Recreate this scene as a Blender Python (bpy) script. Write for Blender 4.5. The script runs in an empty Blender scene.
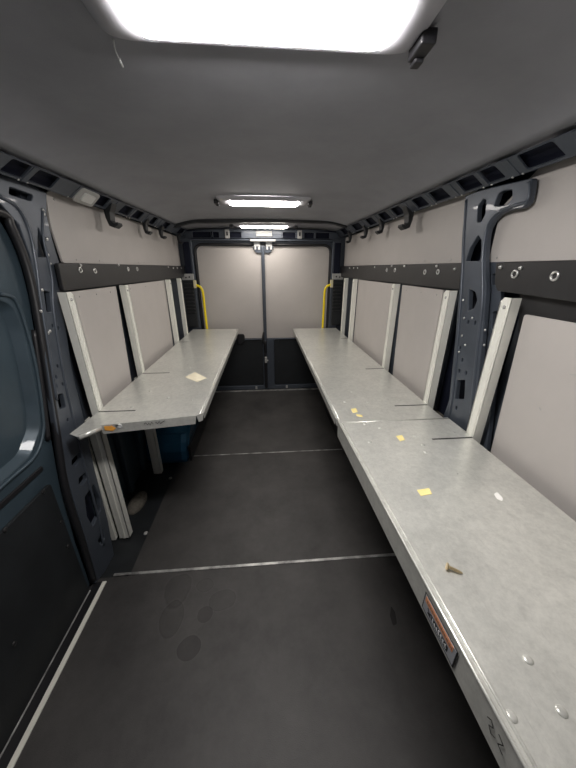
import bpy, bmesh, math, random
from mathutils import Vector, Matrix
C = bpy.context.scene.collection
random.seed(4)
# ---------------------------------------------------------------- camera, world, exposure
cam_d = bpy.data.cameras.new('camera'); cam = bpy.data.objects.new('camera', cam_d); C.objects.link(cam)
cam_d.sensor_fit = 'VERTICAL'; cam_d.sensor_height = 24.0; cam_d.sensor_width = 18.0
cam_d.lens = 24.0 * 289.0 / 768.0; cam_d.clip_start = 0.01
yaw_x = 0.07131065
R_ = Vector((0.99704339, -0.07684063, 0.0)); U_ = Vector((0.02862296, 0.37139639, 0.92803311)); F_ = Vector((yaw_x, 0.92528927, -0.37249772))
m = Matrix.Identity(4)
for i in range(3):
    m[i][0] = R_[i]; m[i][1] = U_[i]; m[i][2] = -F_[i]
m[2][3] = 1.4
cam.matrix_world = m
bpy.context.scene.camera = cam
w = bpy.data.worlds.new('world'); bpy.context.scene.world = w; w.use_nodes = True
w.node_tree.nodes['Background'].inputs[0].default_value = (0.02, 0.022, 0.026, 1)
w.node_tree.nodes['Background'].inputs[1].default_value = 1.0
vs = bpy.context.scene.view_settings
vs.view_transform = 'Standard'; vs.look = 'None'; vs.exposure = 0.75; vs.gamma = 1.0; vs.use_curve_mapping = False
LAMP = 62.0

# ---------------------------------------------------------------- materials
def mat(name, col, rough=0.5, metal=0.0, noise=0.0, nscale=20, bump=0.0, bscale=200, spec=0.5, emis=None, strength=0, col2=None, coat=0.0, rvar=0.0):
    M = bpy.data.materials.new(name); M.use_nodes = True; nt = M.node_tree; b = nt.nodes['Principled BSDF']
    b.inputs['Base Color'].default_value = (*col, 1); b.inputs['Roughness'].default_value = rough; b.inputs['Metallic'].default_value = metal
    b.inputs['Specular IOR Level'].default_value = spec; b.inputs['Coat Weight'].default_value = coat
    tc = nt.nodes.new('ShaderNodeTexCoord')
    if noise > 0 or col2:
        n = nt.nodes.new('ShaderNodeTexNoise'); n.inputs['Scale'].default_value = nscale; n.inputs['Detail'].default_value = 6; n.inputs['Roughness'].default_value = 0.65
        nt.links.new(tc.outputs['Object'], n.inputs['Vector'])
        r = nt.nodes.new('ShaderNodeValToRGB'); r.color_ramp.elements[0].position = 0.3; r.color_ramp.elements[1].position = 0.7
        c2 = col2 or tuple(min(1, c * (1 + noise)) for c in col); c1 = col if col2 else tuple(c * (1 - noise) for c in col)
        r.color_ramp.elements[0].color = (*c1, 1); r.color_ramp.elements[1].color = (*c2, 1)
        nt.links.new(n.outputs['Fac'], r.inputs['Fac']); nt.links.new(r.outputs['Color'], b.inputs['Base Color'])
        if rvar > 0:
            mr = nt.nodes.new('ShaderNodeMapRange'); mr.inputs[3].default_value = rough - rvar; mr.inputs[4].default_value = rough + rvar
            nt.links.new(n.outputs['Fac'], mr.inputs[0]); nt.links.new(mr.outputs[0], b.inputs['Roughness'])
    if bump > 0:
        n2 = nt.nodes.new('ShaderNodeTexNoise'); n2.inputs['Scale'].default_value = bscale; n2.inputs['Detail'].default_value = 3
        nt.links.new(tc.outputs['Object'], n2.inputs['Vector'])
        bp = nt.nodes.new('ShaderNodeBump'); bp.inputs['Strength'].default_value = bump; bp.inputs['Distance'].default_value = 0.002
        nt.links.new(n2.outputs['Fac'], bp.inputs['Height']); nt.links.new(bp.outputs['Normal'], b.inputs['Normal'])
    if emis:
        b.inputs['Emission Color'].default_value = (*emis, 1); b.inputs['Emission Strength'].default_value = strength
    return M
paint = mat('dark_blue_grey_paint', (0.066, 0.078, 0.098), 0.42, 0.3, noise=0.15, nscale=9, coat=0.1)
paint_blue = mat('blue_body_paint', (0.040, 0.062, 0.080), 0.48, 0.25, noise=0.15, nscale=5, coat=0.15)
arch_blue = mat('wheel_arch_paint', (0.03, 0.16, 0.30), 0.25, 0.5, coat=0.4)
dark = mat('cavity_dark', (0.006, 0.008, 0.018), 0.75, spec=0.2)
liner = mat('grey_liner', (0.43, 0.405, 0.385), 0.55, noise=0.045, nscale=3.5, bump=0.15, bscale=400)
band_m = mat('black_plastic', (0.015, 0.015, 0.016), 0.42, noise=0.2, nscale=14, bump=0.2, bscale=500)
board_m = mat('black_board', (0.012, 0.014, 0.016), 0.5, noise=0.25, nscale=8, bump=0.2, bscale=300)
seal_m = mat('rubber_seal', (0.010, 0.010, 0.012), 0.45)
roof_m = mat('grey_headlining', (0.31, 0.315, 0.34), 0.8, noise=0.07, nscale=6, bump=0.25, bscale=600)
galv_up = mat('galvanised_post', (0.80, 0.80, 0.74), 0.42, 0.2, noise=0.03, nscale=25)
white_m = mat('white_plastic', (0.55, 0.56, 0.56), 0.45)
yellow_m = mat('yellow_paint', (0.85, 0.66, 0.01), 0.35)
chrome = mat('bright_steel', (0.65, 0.65, 0.64), 0.3, 0.9)
black_m = mat('black_slot', (0.008, 0.008, 0.008), 0.7)
diff_far = mat('lamp_diffuser_rear', (0.9, 0.9, 0.9), 0.5, emis=(1.0, 0.93, 0.86), strength=LAMP * 0.32)
diff_mid = mat('lamp_diffuser_middle', (0.9, 0.9, 0.9), 0.5, emis=(1.0, 0.94, 0.88), strength=LAMP * 0.5)
diff_m = mat('lamp_diffuser', (0.9, 0.9, 0.9), 0.5, emis=(1.0, 0.96, 0.93), strength=LAMP)
house_m = mat('lamp_housing', (0.50, 0.50, 0.54), 0.4)
alu_strip = mat('aluminium_strip', (0.10, 0.10, 0.10), 0.45, 0.5, nscale=12, col2=(0.6, 0.6, 0.58))
paper = mat('cream_paper', (0.78, 0.72, 0.55), 0.8)
yel_paper = mat('yellow_paper', (0.85, 0.72, 0.30), 0.8)
orange = mat('orange_sticker', (0.85, 0.38, 0.06), 0.6)
lab_orange = mat('faded_orange_print', (0.62, 0.26, 0.13), 0.5)
lab_grey = mat('label_film', (0.27, 0.28, 0.30), 0.4)
cap_m = mat('grey_cap', (0.36, 0.36, 0.35), 0.45)
cap2_m = mat('grey_cap_inner', (0.62, 0.62, 0.60), 0.35)
chip_m = mat('white_chip', (0.95, 0.94, 0.90), 0.6)
dirt = mat('sandy_dirt', (0.10, 0.09, 0.075), 0.9, noise=0.4, nscale=60)

def shelf_material():
    M = bpy.data.materials.new('galvanised_sheet'); M.use_nodes = True; nt = M.node_tree; b = nt.nodes['Principled BSDF']; L = nt.links.new
    tc = nt.nodes.new('ShaderNodeTexCoord')
    n = nt.nodes.new('ShaderNodeTexNoise'); n.inputs['Scale'].default_value = 7; n.inputs['Detail'].default_value = 8; n.inputs['Roughness'].default_value = 0.7; n.inputs['Distortion'].default_value = 0.6
    L(tc.outputs['Object'], n.inputs['Vector'])
    r = nt.nodes.new('ShaderNodeValToRGB'); e = r.color_ramp.elements
    e[0].position = 0.30; e[0].color = (0.60, 0.605, 0.575, 1); e[1].position = 0.70; e[1].color = (0.74, 0.74, 0.70, 1)
    L(n.outputs['Fac'], r.inputs['Fac'])
    mp = nt.nodes.new('ShaderNodeMapping'); mp.inputs['Rotation'].default_value = (0, 0, 0.5); mp.inputs['Scale'].default_value = (90, 5, 5)
    n2 = nt.nodes.new('ShaderNodeTexNoise'); n2.inputs['Scale'].default_value = 2; n2.inputs['Detail'].default_value = 4
    L(tc.outputs['Object'], mp.inputs['Vector']); L(mp.outputs['Vector'], n2.inputs['Vector'])
    r2 = nt.nodes.new('ShaderNodeValToRGB'); r2.color_ramp.elements[0].position = 0.62; r2.color_ramp.elements[0].color = (0, 0, 0, 1); r2.color_ramp.elements[1].position = 0.74; r2.color_ramp.elements[1].color = (0.22, 0.22, 0.22, 1)
    L(n2.outputs['Fac'], r2.inputs['Fac'])
    mx = nt.nodes.new('ShaderNodeMix'); mx.data_type = 'RGBA'; mx.blend_type = 'MULTIPLY'
    L(r2.outputs['Color'], mx.inputs['Factor']); L(r.outputs['Color'], mx.inputs['A']); mx.inputs['B'].default_value = (0.6, 0.6, 0.6, 1)
    ns = nt.nodes.new('ShaderNodeTexNoise'); ns.inputs['Scale'].default_value = 55; ns.inputs['Detail'].default_value = 6; ns.inputs['Roughness'].default_value = 0.75
    L(tc.outputs['Object'], ns.inputs['Vector'])
    rs = nt.nodes.new('ShaderNodeValToRGB'); rs.color_ramp.elements[0].position = 0.30; rs.color_ramp.elements[0].color = (0.86, 0.86, 0.85, 1); rs.color_ramp.elements[1].position = 0.62; rs.color_ramp.elements[1].color = (1.06, 1.06, 1.05, 1)
    L(ns.outputs['Fac'], rs.inputs['Fac'])
    m2 = nt.nodes.new('ShaderNodeMix'); m2.data_type = 'RGBA'; m2.blend_type = 'MULTIPLY'; m2.inputs['Factor'].default_value = 1
    L(mx.outputs['Result'], m2.inputs['A']); L(rs.outputs['Color'], m2.inputs['B'])
    L(m2.outputs['Result'], b.inputs['Base Color'])
    mr = nt.nodes.new('ShaderNodeMapRange'); mr.inputs[3].default_value = 0.22; mr.inputs[4].default_value = 0.40
    L(n.outputs['Fac'], mr.inputs[0]); L(mr.outputs[0], b.inputs['Roughness'])
    b.inputs['Metallic'].default_value = 0.5
    n3 = nt.nodes.new('ShaderNodeTexNoise'); n3.inputs['Scale'].default_value = 4; n3.inputs['Detail'].default_value = 5
    L(tc.outputs['Object'], n3.inputs['Vector'])
    bp = nt.nodes.new('ShaderNodeBump'); bp.inputs['Strength'].default_value = 0.2; bp.inputs['Distance'].default_value = 0.01
    L(n3.outputs['Fac'], bp.inputs['Height']); L(bp.outputs['Normal'], b.inputs['Normal'])
    return M
shelf_m = shelf_material()

def floor_material():
    # black phenolic board with dried puddle rings: the stains have shapes of their own
    M = bpy.data.materials.new('floor_board'); M.use_nodes = True; nt = M.node_tree; b = nt.nodes['Principled BSDF']; L = nt.links.new
    tc = nt.nodes.new('ShaderNodeTexCoord')
    n = nt.nodes.new('ShaderNodeTexNoise'); n.inputs['Scale'].default_value = 3.0; n.inputs['Detail'].default_value = 9; n.inputs['Roughness'].default_value = 0.72
    L(tc.outputs['Object'], n.inputs['Vector'])
    r = nt.nodes.new('ShaderNodeValToRGB'); e = r.color_ramp.elements
    e[0].position = 0.3; e[0].color = (0.026, 0.025, 0.025, 1); e[1].position = 0.72; e[1].color = (0.066, 0.063, 0.061, 1)
    L(n.outputs['Fac'], r.inputs['Fac'])
    col = r.outputs['Color']
    nd = nt.nodes.new('ShaderNodeTexNoise'); nd.inputs['Scale'].default_value = 7; nd.inputs['Detail'].default_value = 5
    L(tc.outputs['Object'], nd.inputs['Vector'])
    for (cx, cy, rx, ry, k) in STAINS:
        mp = nt.nodes.new('ShaderNodeMapping'); mp.vector_type = 'POINT'; mp.inputs['Location'].default_value = (-cx / rx, -cy / ry, 0); mp.inputs['Scale'].default_value = (1 / rx, 1 / ry, 0)
        L(tc.outputs['Object'], mp.inputs['Vector'])
        ln = nt.nodes.new('ShaderNodeVectorMath'); ln.operation = 'LENGTH'; L(mp.outputs['Vector'], ln.inputs[0])
        ad = nt.nodes.new('ShaderNodeMath'); ad.operation = 'MULTIPLY_ADD'; L(nd.outputs['Fac'], ad.inputs[0]); ad.inputs[1].default_value = 1.1 if rx > .045 else 0.7; L(ln.outputs['Value'], ad.inputs[2])
        rp = nt.nodes.new('ShaderNodeValToRGB'); q = rp.color_ramp.elements
        q[0].position = 0.0; q[0].color = (k, k, k, 1); q[1].position = 1.0; q[1].color = (1, 1, 1, 1)
        dv = nt.nodes.new('ShaderNodeMath'); dv.operation = 'DIVIDE'; L(ad.outputs[0], dv.inputs[0]); dv.inputs[1].default_value = 2.0
        a = q.new(0.66); a.color = (k, k, k, 1)
        a2 = q.new(0.70); a2.color = (k * 0.82, k * 0.82, k * 0.82, 1)
        a3 = q.new(0.735); a3.color = (1.12, 1.12, 1.12, 1); a4 = q.new(0.80); a4.color = (1, 1, 1, 1)
        L(dv.outputs[0], rp.inputs['Fac'])
        mx = nt.nodes.new('ShaderNodeMix'); mx.data_type = 'RGBA'; mx.blend_type = 'MULTIPLY'; mx.inputs['Factor'].default_value = 1
        L(col, mx.inputs['A']); L(rp.outputs['Color'], mx.inputs['B']); col = mx.outputs['Result']
    L(col, b.inputs['Base Color'])
    b.inputs['Roughness'].default_value = 0.5; b.inputs['Specular IOR Level'].default_value = 0.4
    n4 = nt.nodes.new('ShaderNodeTexNoise'); n4.inputs['Scale'].default_value = 350
    L(tc.outputs['Object'], n4.inputs['Vector'])
    bp = nt.nodes.new('ShaderNodeBump'); bp.inputs['Strength'].default_value = 0.4; bp.inputs['Distance'].default_value = 0.002
    L(n4.outputs['Fac'], bp.inputs['Height']); L(bp.outputs['Normal'], b.inputs['Normal'])
    return M
st = [(-0.300, 0.821), (-0.340, 0.703), (-0.233, 0.874), (-0.323, 0.948), (-0.439, 0.816), (-0.445, 0.934), (0.492, 0.632), (-0.092, 0.534)]
STAINS = [(st[0][0], st[0][1], .030, .030, .7), (st[1][0], st[1][1], .042, .038, .62), (st[2][0], st[2][1], .07, .05, .93), (st[3][0], st[3][1], .05, .04, .93),
          (st[4][0], st[4][1], .045, .07, .84), (st[5][0], st[5][1], .07, .09, .88)]
floor_m = floor_material()

# ---------------------------------------------------------------- helpers
def wloc(o):
    v = Vector((0, 0, 0))
    while o: v += o.location; o = o.parent
    return v
def obj(name, bm, mt, parent=None, smooth=False, origin=True, bevel=0):
    """link a bmesh built in place coordinates as ONE object"""
    me = bpy.data.meshes.new(name)
    bmesh.ops.recalc_face_normals(bm, faces=bm.faces[:])
    bm.to_mesh(me); bm.free()
    me.materials.append(mt)
    for p in me.polygons: p.use_smooth = smooth
    o = bpy.data.objects.new(name, me); C.objects.link(o)
    if parent:
        o.parent = parent; me.transform(Matrix.Translation(-wloc(parent)))
    elif origin:
        xs = [v.co.x for v in me.vertices]; ys = [v.co.y for v in me.vertices]; zs = [v.co.z for v in me.vertices]
        l = Vector(((min(xs) + max(xs)) / 2, (min(ys) + max(ys)) / 2, min(zs)))
        me.transform(Matrix.Translation(-l)); o.location = l
    if bevel:
        bv = o.modifiers.new('bevel', 'BEVEL'); bv.width = bevel; bv.segments = 2; bv.limit_method = 'ANGLE'; bv.angle_limit = math.radians(40)
    return o
def thing(name, label, cat, loc, group=None):
    o = bpy.data.objects.new(name, None); o.empty_display_size = 0.05; C.objects.link(o); o.location = loc
    o['label'] = label; o['category'] = cat
    if group: o['group'] = group
    return o
def tag(o, label, cat, group=None):
    o['label'] = label; o['category'] = cat
    if group: o['group'] = group
    return o
def struct(o, label=None, cat=None):
    o['kind'] = 'structure'
    if label: o['label'] = label
    if cat: o['category'] = cat
    return o
def nb(): return bmesh.new()
def box(bm, x0, x1, y0, y1, z0, z1, M=None):
    v = [bm.verts.new((x, y, z)) for x in (x0, x1) for y in (y0, y1) for z in (z0, z1)]
    if M:
        for q in v: q.co = M @ q.co
    for f in ((0, 1, 3, 2), (4, 6, 7, 5), (0, 4, 5, 1), (2, 3, 7, 6), (0, 2, 6, 4), (1, 5, 7, 3)):
        bm.faces.new([v[i] for i in f])
    return bm
def prism(bm, pts, f0, f1):
    """closed outline pts, f0/f1 map (u,v)->3D for the two faces"""
    a = [bm.verts.new(f0(*p)) for p in pts]; b = [bm.verts.new(f1(*p)) for p in pts]
    bm.faces.new(a); bm.faces.new(b[::-1])
    n = len(pts)
    for i in range(n): bm.faces.new((a[i], a[(i + 1) % n], b[(i + 1) % n], b[i]))
    return bm
def rounded(pts, r, seg=5):
    out = []; n = len(pts)
    rs = r if isinstance(r, (list, tuple)) else [r] * n
    for i in range(n):
        p = Vector(pts[i]); a = Vector(pts[i - 1]) - p; b = Vector(pts[(i + 1) % n]) - p
        rr = min(rs[i], a.length * 0.48, b.length * 0.48)
        if rr < 1e-4: out.append(tuple(p)); continue
        p0 = p + a.normalized() * rr; p1 = p + b.normalized() * rr
        for k in range(seg + 1):
            t = k / seg; q = p0 * (1 - t) ** 2 + p * 2 * t * (1 - t) + p1 * t ** 2
            out.append(tuple(q))
    return out
def plate(outline, holes, M, thick, bev=0.003):
    """flat plate with punched holes: (u,v) outline, extruded along w; M maps (u,v,w) to the place"""
    cu = bpy.data.curves.new('tmp', 'CURVE'); cu.dimensions = '2D'; cu.fill_mode = 'BOTH'
    cu.extrude = max(thick / 2 - bev, 1e-4); cu.bevel_depth = bev; cu.bevel_resolution = 1; cu.offset = -bev
    for pts in [outline] + list(holes):
        s = cu.splines.new('POLY'); s.points.add(len(pts) - 1); s.use_cyclic_u = True
        for i, p in enumerate(pts): s.points[i].co = (p[0], p[1], 0, 1)
    o = bpy.data.objects.new('tmp', cu); C.objects.link(o)
    dg = bpy.context.evaluated_depsgraph_get(); dg.update()
    me = bpy.data.meshes.new_from_object(o.evaluated_get(dg))
    bm = bmesh.new(); bm.from_mesh(me); bmesh.ops.transform(bm, matrix=M, verts=bm.verts[:])
    bmesh.ops.remove_doubles(bm, verts=bm.verts[:], dist=1e-5)
    bpy.data.objects.remove(o); bpy.data.curves.remove(cu); bpy.data.meshes.remove(me)
    return bm
def MX(x): return Matrix(((0, 0, 1, x), (1, 0, 0, 0), (0, 1, 0, 0), (0, 0, 0, 1)))       # plate in the YZ plane at x
def MY(y): return Matrix(((1, 0, 0, 0), (0, 0, -1, y), (0, 1, 0, 0), (0, 0, 0, 1)))      # plate in the XZ plane at y
def MZ(z): return Matrix(((1, 0, 0, 0), (0, 1, 0, 0), (0, 0, 1, z), (0, 0, 0, 1)))
def tube(bm, pts, r, n=10):
    pts = [Vector(p) for p in pts]; rings = []
    up = None
    for i, p in enumerate(pts):
        t = (pts[min(i + 1, len(pts) - 1)] - pts[max(i - 1, 0)]).normalized()
        if up is None: up = t.orthogonal().normalized()
        up = (up - t * up.dot(t)).normalized(); s = t.cross(up)
        rr = r[i] if isinstance(r, (list, tuple)) else r
        rings.append([bm.verts.new(p + (up * math.cos(2 * math.pi * k / n) + s * math.sin(2 * math.pi * k / n)) * rr) for k in range(n)])
    for a, b in zip(rings, rings[1:]):
        for k in range(n): bm.faces.new((a[k], a[(k + 1) % n], b[(k + 1) % n], b[k]))
    bm.faces.new(rings[0][::-1]); bm.faces.new(rings[-1])
    return bm
def disc(bm, c, nrm, r, h, n=14, r2=None):
    c = Vector(c); nrm = Vector(nrm).normalized()
    return tube(bm, [c, c + nrm * h * 0.6, c + nrm * h], [r, r * 0.93, r2 if r2 is not None else r * 0.5], n)
def smooth_path(pts, seg=6):
    pts = [Vector(p) for p in pts]; out = []
    P = [pts[0]] + pts + [pts[-1]]
    for i in range(1, len(P) - 2):
        for k in range(seg):
            t = k / seg; a, b, c, d = P[i - 1], P[i], P[i + 1], P[i + 2]
            out.append(0.5 * ((2 * b) + (c - a) * t + (2 * a - 5 * b + 4 * c - d) * t * t + (3 * b - a - 3 * c + d) * t ** 3))
    out.append(pts[-1]); return out
def rect(a, b, c, d, r=0.01): return rounded([(a, c), (b, c), (b, d), (a, d)], r)

# ================================================================ STRUCTURE
YR = 3.33     # plane of the rear doors
bm = nb(); box(bm, -0.86, 0.86, -0.45, 1.02, -0.02, 0); box(bm, -0.70, 0.70, 1.02, 3.30, -0.02, 0)
fl = struct(obj('floor', bm, floor_m, origin=False))
bm = nb(); box(bm, -0.96, -0.70, 1.02, 3.42, -0.05, -0.015); box(bm, 0.70, 0.96, 1.02, 3.42, -0.05, -0.015); box(bm, -0.96, 0.96, -0.5, 3.42, -0.08, -0.05)
box(bm, -0.96, -0.86, -0.45, 1.02, -0.05, -0.012); box(bm, 0.86, 0.96, -0.45, 1.02, -0.05, -0.012); box(bm, -0.7, 0.7, 3.30, 3.42, -0.05, -0.015)
obj('floor_pan', bm, board_m, fl)
# ceiling: shallow arch over the load space
def rail_top(y): return 1.693 + 0.018 * y
def ceil_z(x, y):
    a = min(abs(x), 0.77); k = max(0.0, (a - 0.52) / 0.25)
    zc = 1.797 - 0.010 * (a / 0.6) ** 2 - max(0, y - 2.9) * 0.06
    edge = min(rail_top(y) - 0.002, zc)
    return zc + (edge - zc) * k ** 2.2
def arch_sheet(x0, x1, y0, y1, nx=24, ny=8, th=0.012, dz=0):
    bm = nb(); g = []
    for j in range(ny + 1):
        row = []
        for i in range(nx + 1):
            x = x0 + (x1 - x0) * i / nx; y = y0 + (y1 - y0) * j / ny
            row.append((bm.verts.new((x, y, ceil_z(x, y) + dz)), bm.verts.new((x, y, ceil_z(x, y) + dz + th))))
        g.append(row)
    for j in range(ny):
        for i in range(nx):
            bm.faces.new([g[j][i][0], g[j][i + 1][0], g[j + 1][i + 1][0], g[j + 1][i][0]])
            bm.faces.new([g[j][i][1], g[j + 1][i][1], g[j + 1][i + 1][1], g[j][i + 1][1]])
    for j in range(ny):
        for i in (0, nx): bm.faces.new([g[j][i][0], g[j + 1][i][0], g[j + 1][i][1], g[j][i][1]])
    for i in range(nx):
        for j in (0, ny): bm.faces.new([g[j][i][0], g[j][i][1], g[j][i + 1][1], g[j][i + 1][0]])
    return bm
ce = struct(obj('ceiling', arch_sheet(-0.762, 0.762, -0.45, 3.30, nx=40, dz=0.0), roof_m, smooth=True, origin=False))
bm = nb(); box(bm, -0.98, 0.98, -0.5, 3.42, 1.86, 1.88); obj('roof_skin', bm, dark, ce)
# cross bow in the roof
bm = nb(); g = []
for i in range(25):
    x = -0.77 + 1.54 * i / 24; zz = min(1.790, ceil_z(x, 2.9) + .006); t = 0.020 + (0.008 if x < 0 else 0) * min(1, abs(x) / .4)
    g.append([bm.verts.new((x, y, z)) for y, z in ((2.87, zz - .001), (2.87, zz - t), (2.93, zz - t), (2.93, zz - .001))])
for a, b in zip(g, g[1:]):
    for k in range(4): bm.faces.new((a[k], a[(k + 1) % 4], b[(k + 1) % 4], b[k]))
bm.faces.new(g[0]); bm.faces.new(g[-1][::-1])
bow = struct(obj('trim_1', bm, board_m, origin=False), 'dark roof cross bow running across the ceiling before the rear lamp', 'trim')

# outer skins
def outer(side):
    s = -1 if side == 'left' else 1
    bm = nb(); box(bm, s * 0.955, s * 0.975, -0.5, 3.42, -0.08, 1.88)
    return struct(obj('wall_' + side, bm, paint_blue, origin=False))
wl = outer('left'); wr = outer('right')
bm = nb(); box(bm, -0.98, 0.98, -0.50, -0.46, -0.08, 1.88); struct(obj('wall_front', bm, roof_m, origin=False))
# ribs and inner braces of the skin (seen below the left shelf and in the gaps)
for s, wll in ((-1, wl), (1, wr)):
    bm = nb()
    for y in (1.42, 1.60, 1.83, 2.9, 3.1): box(bm, s * 0.92, s * 0.955, y, y + 0.05, 0, 1.66)
    for z in (0.60, 1.24): box(bm, s * 0.905, s * 0.955, 1.2, 3.28, z, z + 0.07)
    obj('rib', bm, paint_blue, wll, bevel=0.006)
    bm = nb(); box(bm, s * 0.845, s * 0.90, 1.12, 1.40, 0.66, 0.70); obj('sill_ledge', bm, dirt, wll, bevel=0.006)
    # wheel arch
    prof = [(1.90, -0.02)] + [(1.90 + 0.42 - 0.42 * math.cos(math.pi * t / 16), 0.34 * math.sin(math.pi * t / 16) ** 0.75) for t in range(1, 16)] + [(2.74, -0.02)]
    bm = nb(); prism(bm, prof, lambda u, v: (s * 0.62, u, v), lambda u, v: (s * 0.95, u, v))
    obj('wheel_arch', bm, arch_blue, wll, smooth=False, bevel=0.05)
    bm = nb(); box(bm, s * 0.604, s * 0.62, 1.93, 2.72, -0.015, 0.13); obj('arch_skirt', bm, board_m, wll)
    bm = nb()
    for k in (3, 5, 8, 11):
        u, v = prof[k]; box(bm, s * 0.64, s * 0.94, u - 0.006, u + 0.006, v, v + 0.012)
    obj('arch_rib', bm, arch_blue, wll, bevel=0.003)

# ---- left pillar with the head of the door frame
pl_right = [(1.399, 1.673), (1.363, 1.592), (1.356, 1.511), (1.360, 1.412), (1.312, 1.277), (1.250, 0.991), (1.239, 0.803), (1.206, 0.496), (1.191, 0.193), (1.153, -0.051)]
pl_left = [(0.991, 0.009), (1.021, 0.223), (1.037, 0.580), (1.074, 0.843), (1.126, 1.074), (1.188, 1.307), (1.209, 1.434), (1.200, 1.538), (1.147, 1.594)]
hy = pl_left[-1]
outline = pl_right + pl_left + [(0.75, 1.57), (0.3, 1.575), (-0.45, 1.575), (-0.45, 1.69), (0.9, 1.69), (1.30, 1.69)]
h = [[(1.293, 1.543), (1.303, 1.507), (1.312, 1.440), (1.246, 1.438)], [(1.224, 1.319), (1.255, 1.313), (1.234, 1.239), (1.207, 1.242)], [(1.124, 0.929), (1.159, 0.922), (1.151, 0.862), (1.116, 0.870)],
     [(1.091, 0.640), (1.149, 0.640), (1.149, 0.608), (1.102, 0.601), (1.081, 0.617)], [(1.096, 0.540), (1.147, 0.532), (1.139, 0.499), (1.098, 0.495), (1.084, 0.513)],
     [(1.094, 0.435), (1.172, 0.442), (1.183, 0.346), (1.165, 0.287), (1.083, 0.265), (1.070, 0.347)], [(1.084, 0.172), (1.141, 0.193), (1.133, 0.134), (1.098, 0.121)],
     [(1.212, 1.652), (1.315, 1.649), (1.295, 1.627), (1.197, 1.629)]]
h = [rounded(q, 0.007, 3) for q in h]
for (px, py) in [(1.177, 1.033), (1.149, 0.996), (1.139, 0.807), (1.216, 1.187), (1.246, 1.173), (1.134, 0.964), (1.174, 0.956)]:
    h.append([(px + 0.006 * math.cos(t * math.pi / 4), py + 0.008 * math.sin(t * math.pi / 4)) for t in range(8)])
pm = plate(outline, h, MX(-0.85), 0.02, 0.003)
pil_l = obj('door_pillar', pm, paint, wl)
bm = nb(); prism(bm, [(1.02, 0), (1.17, 0), (1.22, 0.5), (1.24, 0.9), (1.34, 1.4), (1.38, 1.66), (1.12, 1.66), (1.13, 1.4), (1.10, 0.9), (1.04, 0.5)], lambda u, v: (-0.90, u, v), lambda u, v: (-0.95, u, v))
obj('pillar_box', bm, dark, wl)
bm = nb(); box(bm, -0.95, -0.90, -0.45, 1.3, 1.59, 1.68); obj('door_header', bm, dark, wl)
# raised flanges along the pillar
bm = nb()
fp = [(1.344, 1.606), (1.302, 1.500), (1.291, 1.374), (1.245, 1.245), (1.195, 1.010), (1.170, 0.790), (1.148, 0.543), (1.133, 0.287), (1.110, 0.114)]
tube(bm, smooth_path([(-0.84, a, b) for a, b in fp]), 0.006, 6)
fp = [(1.153, 1.614), (1.216, 1.592), (1.240, 1.521), (1.221, 1.400), (1.192, 1.289), (1.154, 1.106), (1.113, 0.912)]
tube(bm, smooth_path([(-0.84, a, b) for a, b in fp]), 0.007, 6)
obj('pillar_flange', bm, paint, wl, smooth=True)
# bright weld tabs
bm = nb()
for a, b, r in [(*q, 0.007) for q in [(1.344, 1.606), (1.344, 1.593), (1.321, 1.505), (1.298, 1.415), (1.176, 1.167), (1.189, 1.172), (1.213, 1.323), (1.175, 1.250), (1.301, 1.447)]]: disc(bm, (-0.8395, a, b), (1, 0, 0), r, 0.005, 7)
obj('weld_mark', bm, chrome, wl, smooth=True)

# ---- right pillar with gusset arm
PR = -1
outl = [(1.311, 1.671), (1.224, 1.673), (0.988, 1.654), (0.980, 1.621), (0.978, 1.587), (0.997, 1.576), (1.046, 1.579), (1.088, 1.574), (1.116, 1.559), (1.131, 1.532), (1.128, 1.496), (1.107, 1.421), (1.067, 1.324), (1.032, 1.182), (0.992, 0.994), (0.953, 0.784), (1.153, 0.701), (1.131, 0.844), (1.179, 1.109), (1.216, 1.274), (1.238, 1.392)]
h = [[(1.201, 1.564), (1.216, 1.619), (1.195, 1.638), (1.177, 1.632), (1.166, 1.585), (1.178, 1.561)], [(1.127, 1.604), (1.121, 1.639), (1.100, 1.644), (1.059, 1.638), (1.049, 1.611), (1.070, 1.597)],
     [(1.218, 1.426), (1.210, 1.474), (1.179, 1.517), (1.156, 1.498), (1.136, 1.442), (1.140, 1.425)], [(1.162, 1.322), (1.123, 1.313), (1.102, 1.285), (1.108, 1.254), (1.138, 1.238)],
     [(1.109, 0.950), (1.062, 0.968), (1.041, 0.890), (1.094, 0.866)]]
h = [rounded(q, 0.006, 3) for q in h]
for (px, py) in [(1.136, 1.085), (1.107, 1.041), (1.074, 0.832), (1.110, 0.991), (1.066, 0.997), (1.124, 1.196), (1.083, 1.200)]:
    h.append([(px + 0.006 * math.cos(t * math.pi / 4), py + 0.009 * math.sin(t * math.pi / 4)) for t in range(8)])
obj('body_pillar', plate(rounded(outl, 0.006, 2), h, MX(0.83), 0.02, 0.003), paint, wr)
# lower stepped channel right of the pillar face
outl = [(1.146, 1.421), (1.064, 1.420), (0.981, 1.192), (0.929, 0.937), (0.890, 0.740), (0.966, 0.687), (1.022, 0.982), (1.089, 1.248)]
h = [rounded([(1.093, 1.379), (1.065, 1.383), (1.053, 1.349), (1.080, 1.341)], .006, 2), rounded([(1.041, 1.247), (1.015, 1.258), (0.999, 1.199), (1.024, 1.187)], .006, 2), rounded([(1.021, 1.119), (1.007, 1.126), (1.002, 1.080), (1.016, 1.076)], .004, 2)]
obj('pillar_channel', plate(outl, h, MX(0.855), 0.016, 0.002), paint, wr)
bm = nb(); box(bm, 0.90, 0.95, 0.95, 1.36, 0, 1.66); obj('pillar_box', bm, dark, wr)
bm = nb()
fp = [(1.296, 1.654), (1.262, 1.507), (1.228, 1.392), (1.179, 1.195), (1.117, 0.899), (1.103, 0.730)]
tube(bm, smooth_path([(0.82, a, b) for a, b in fp]), 0.006, 6)
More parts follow.
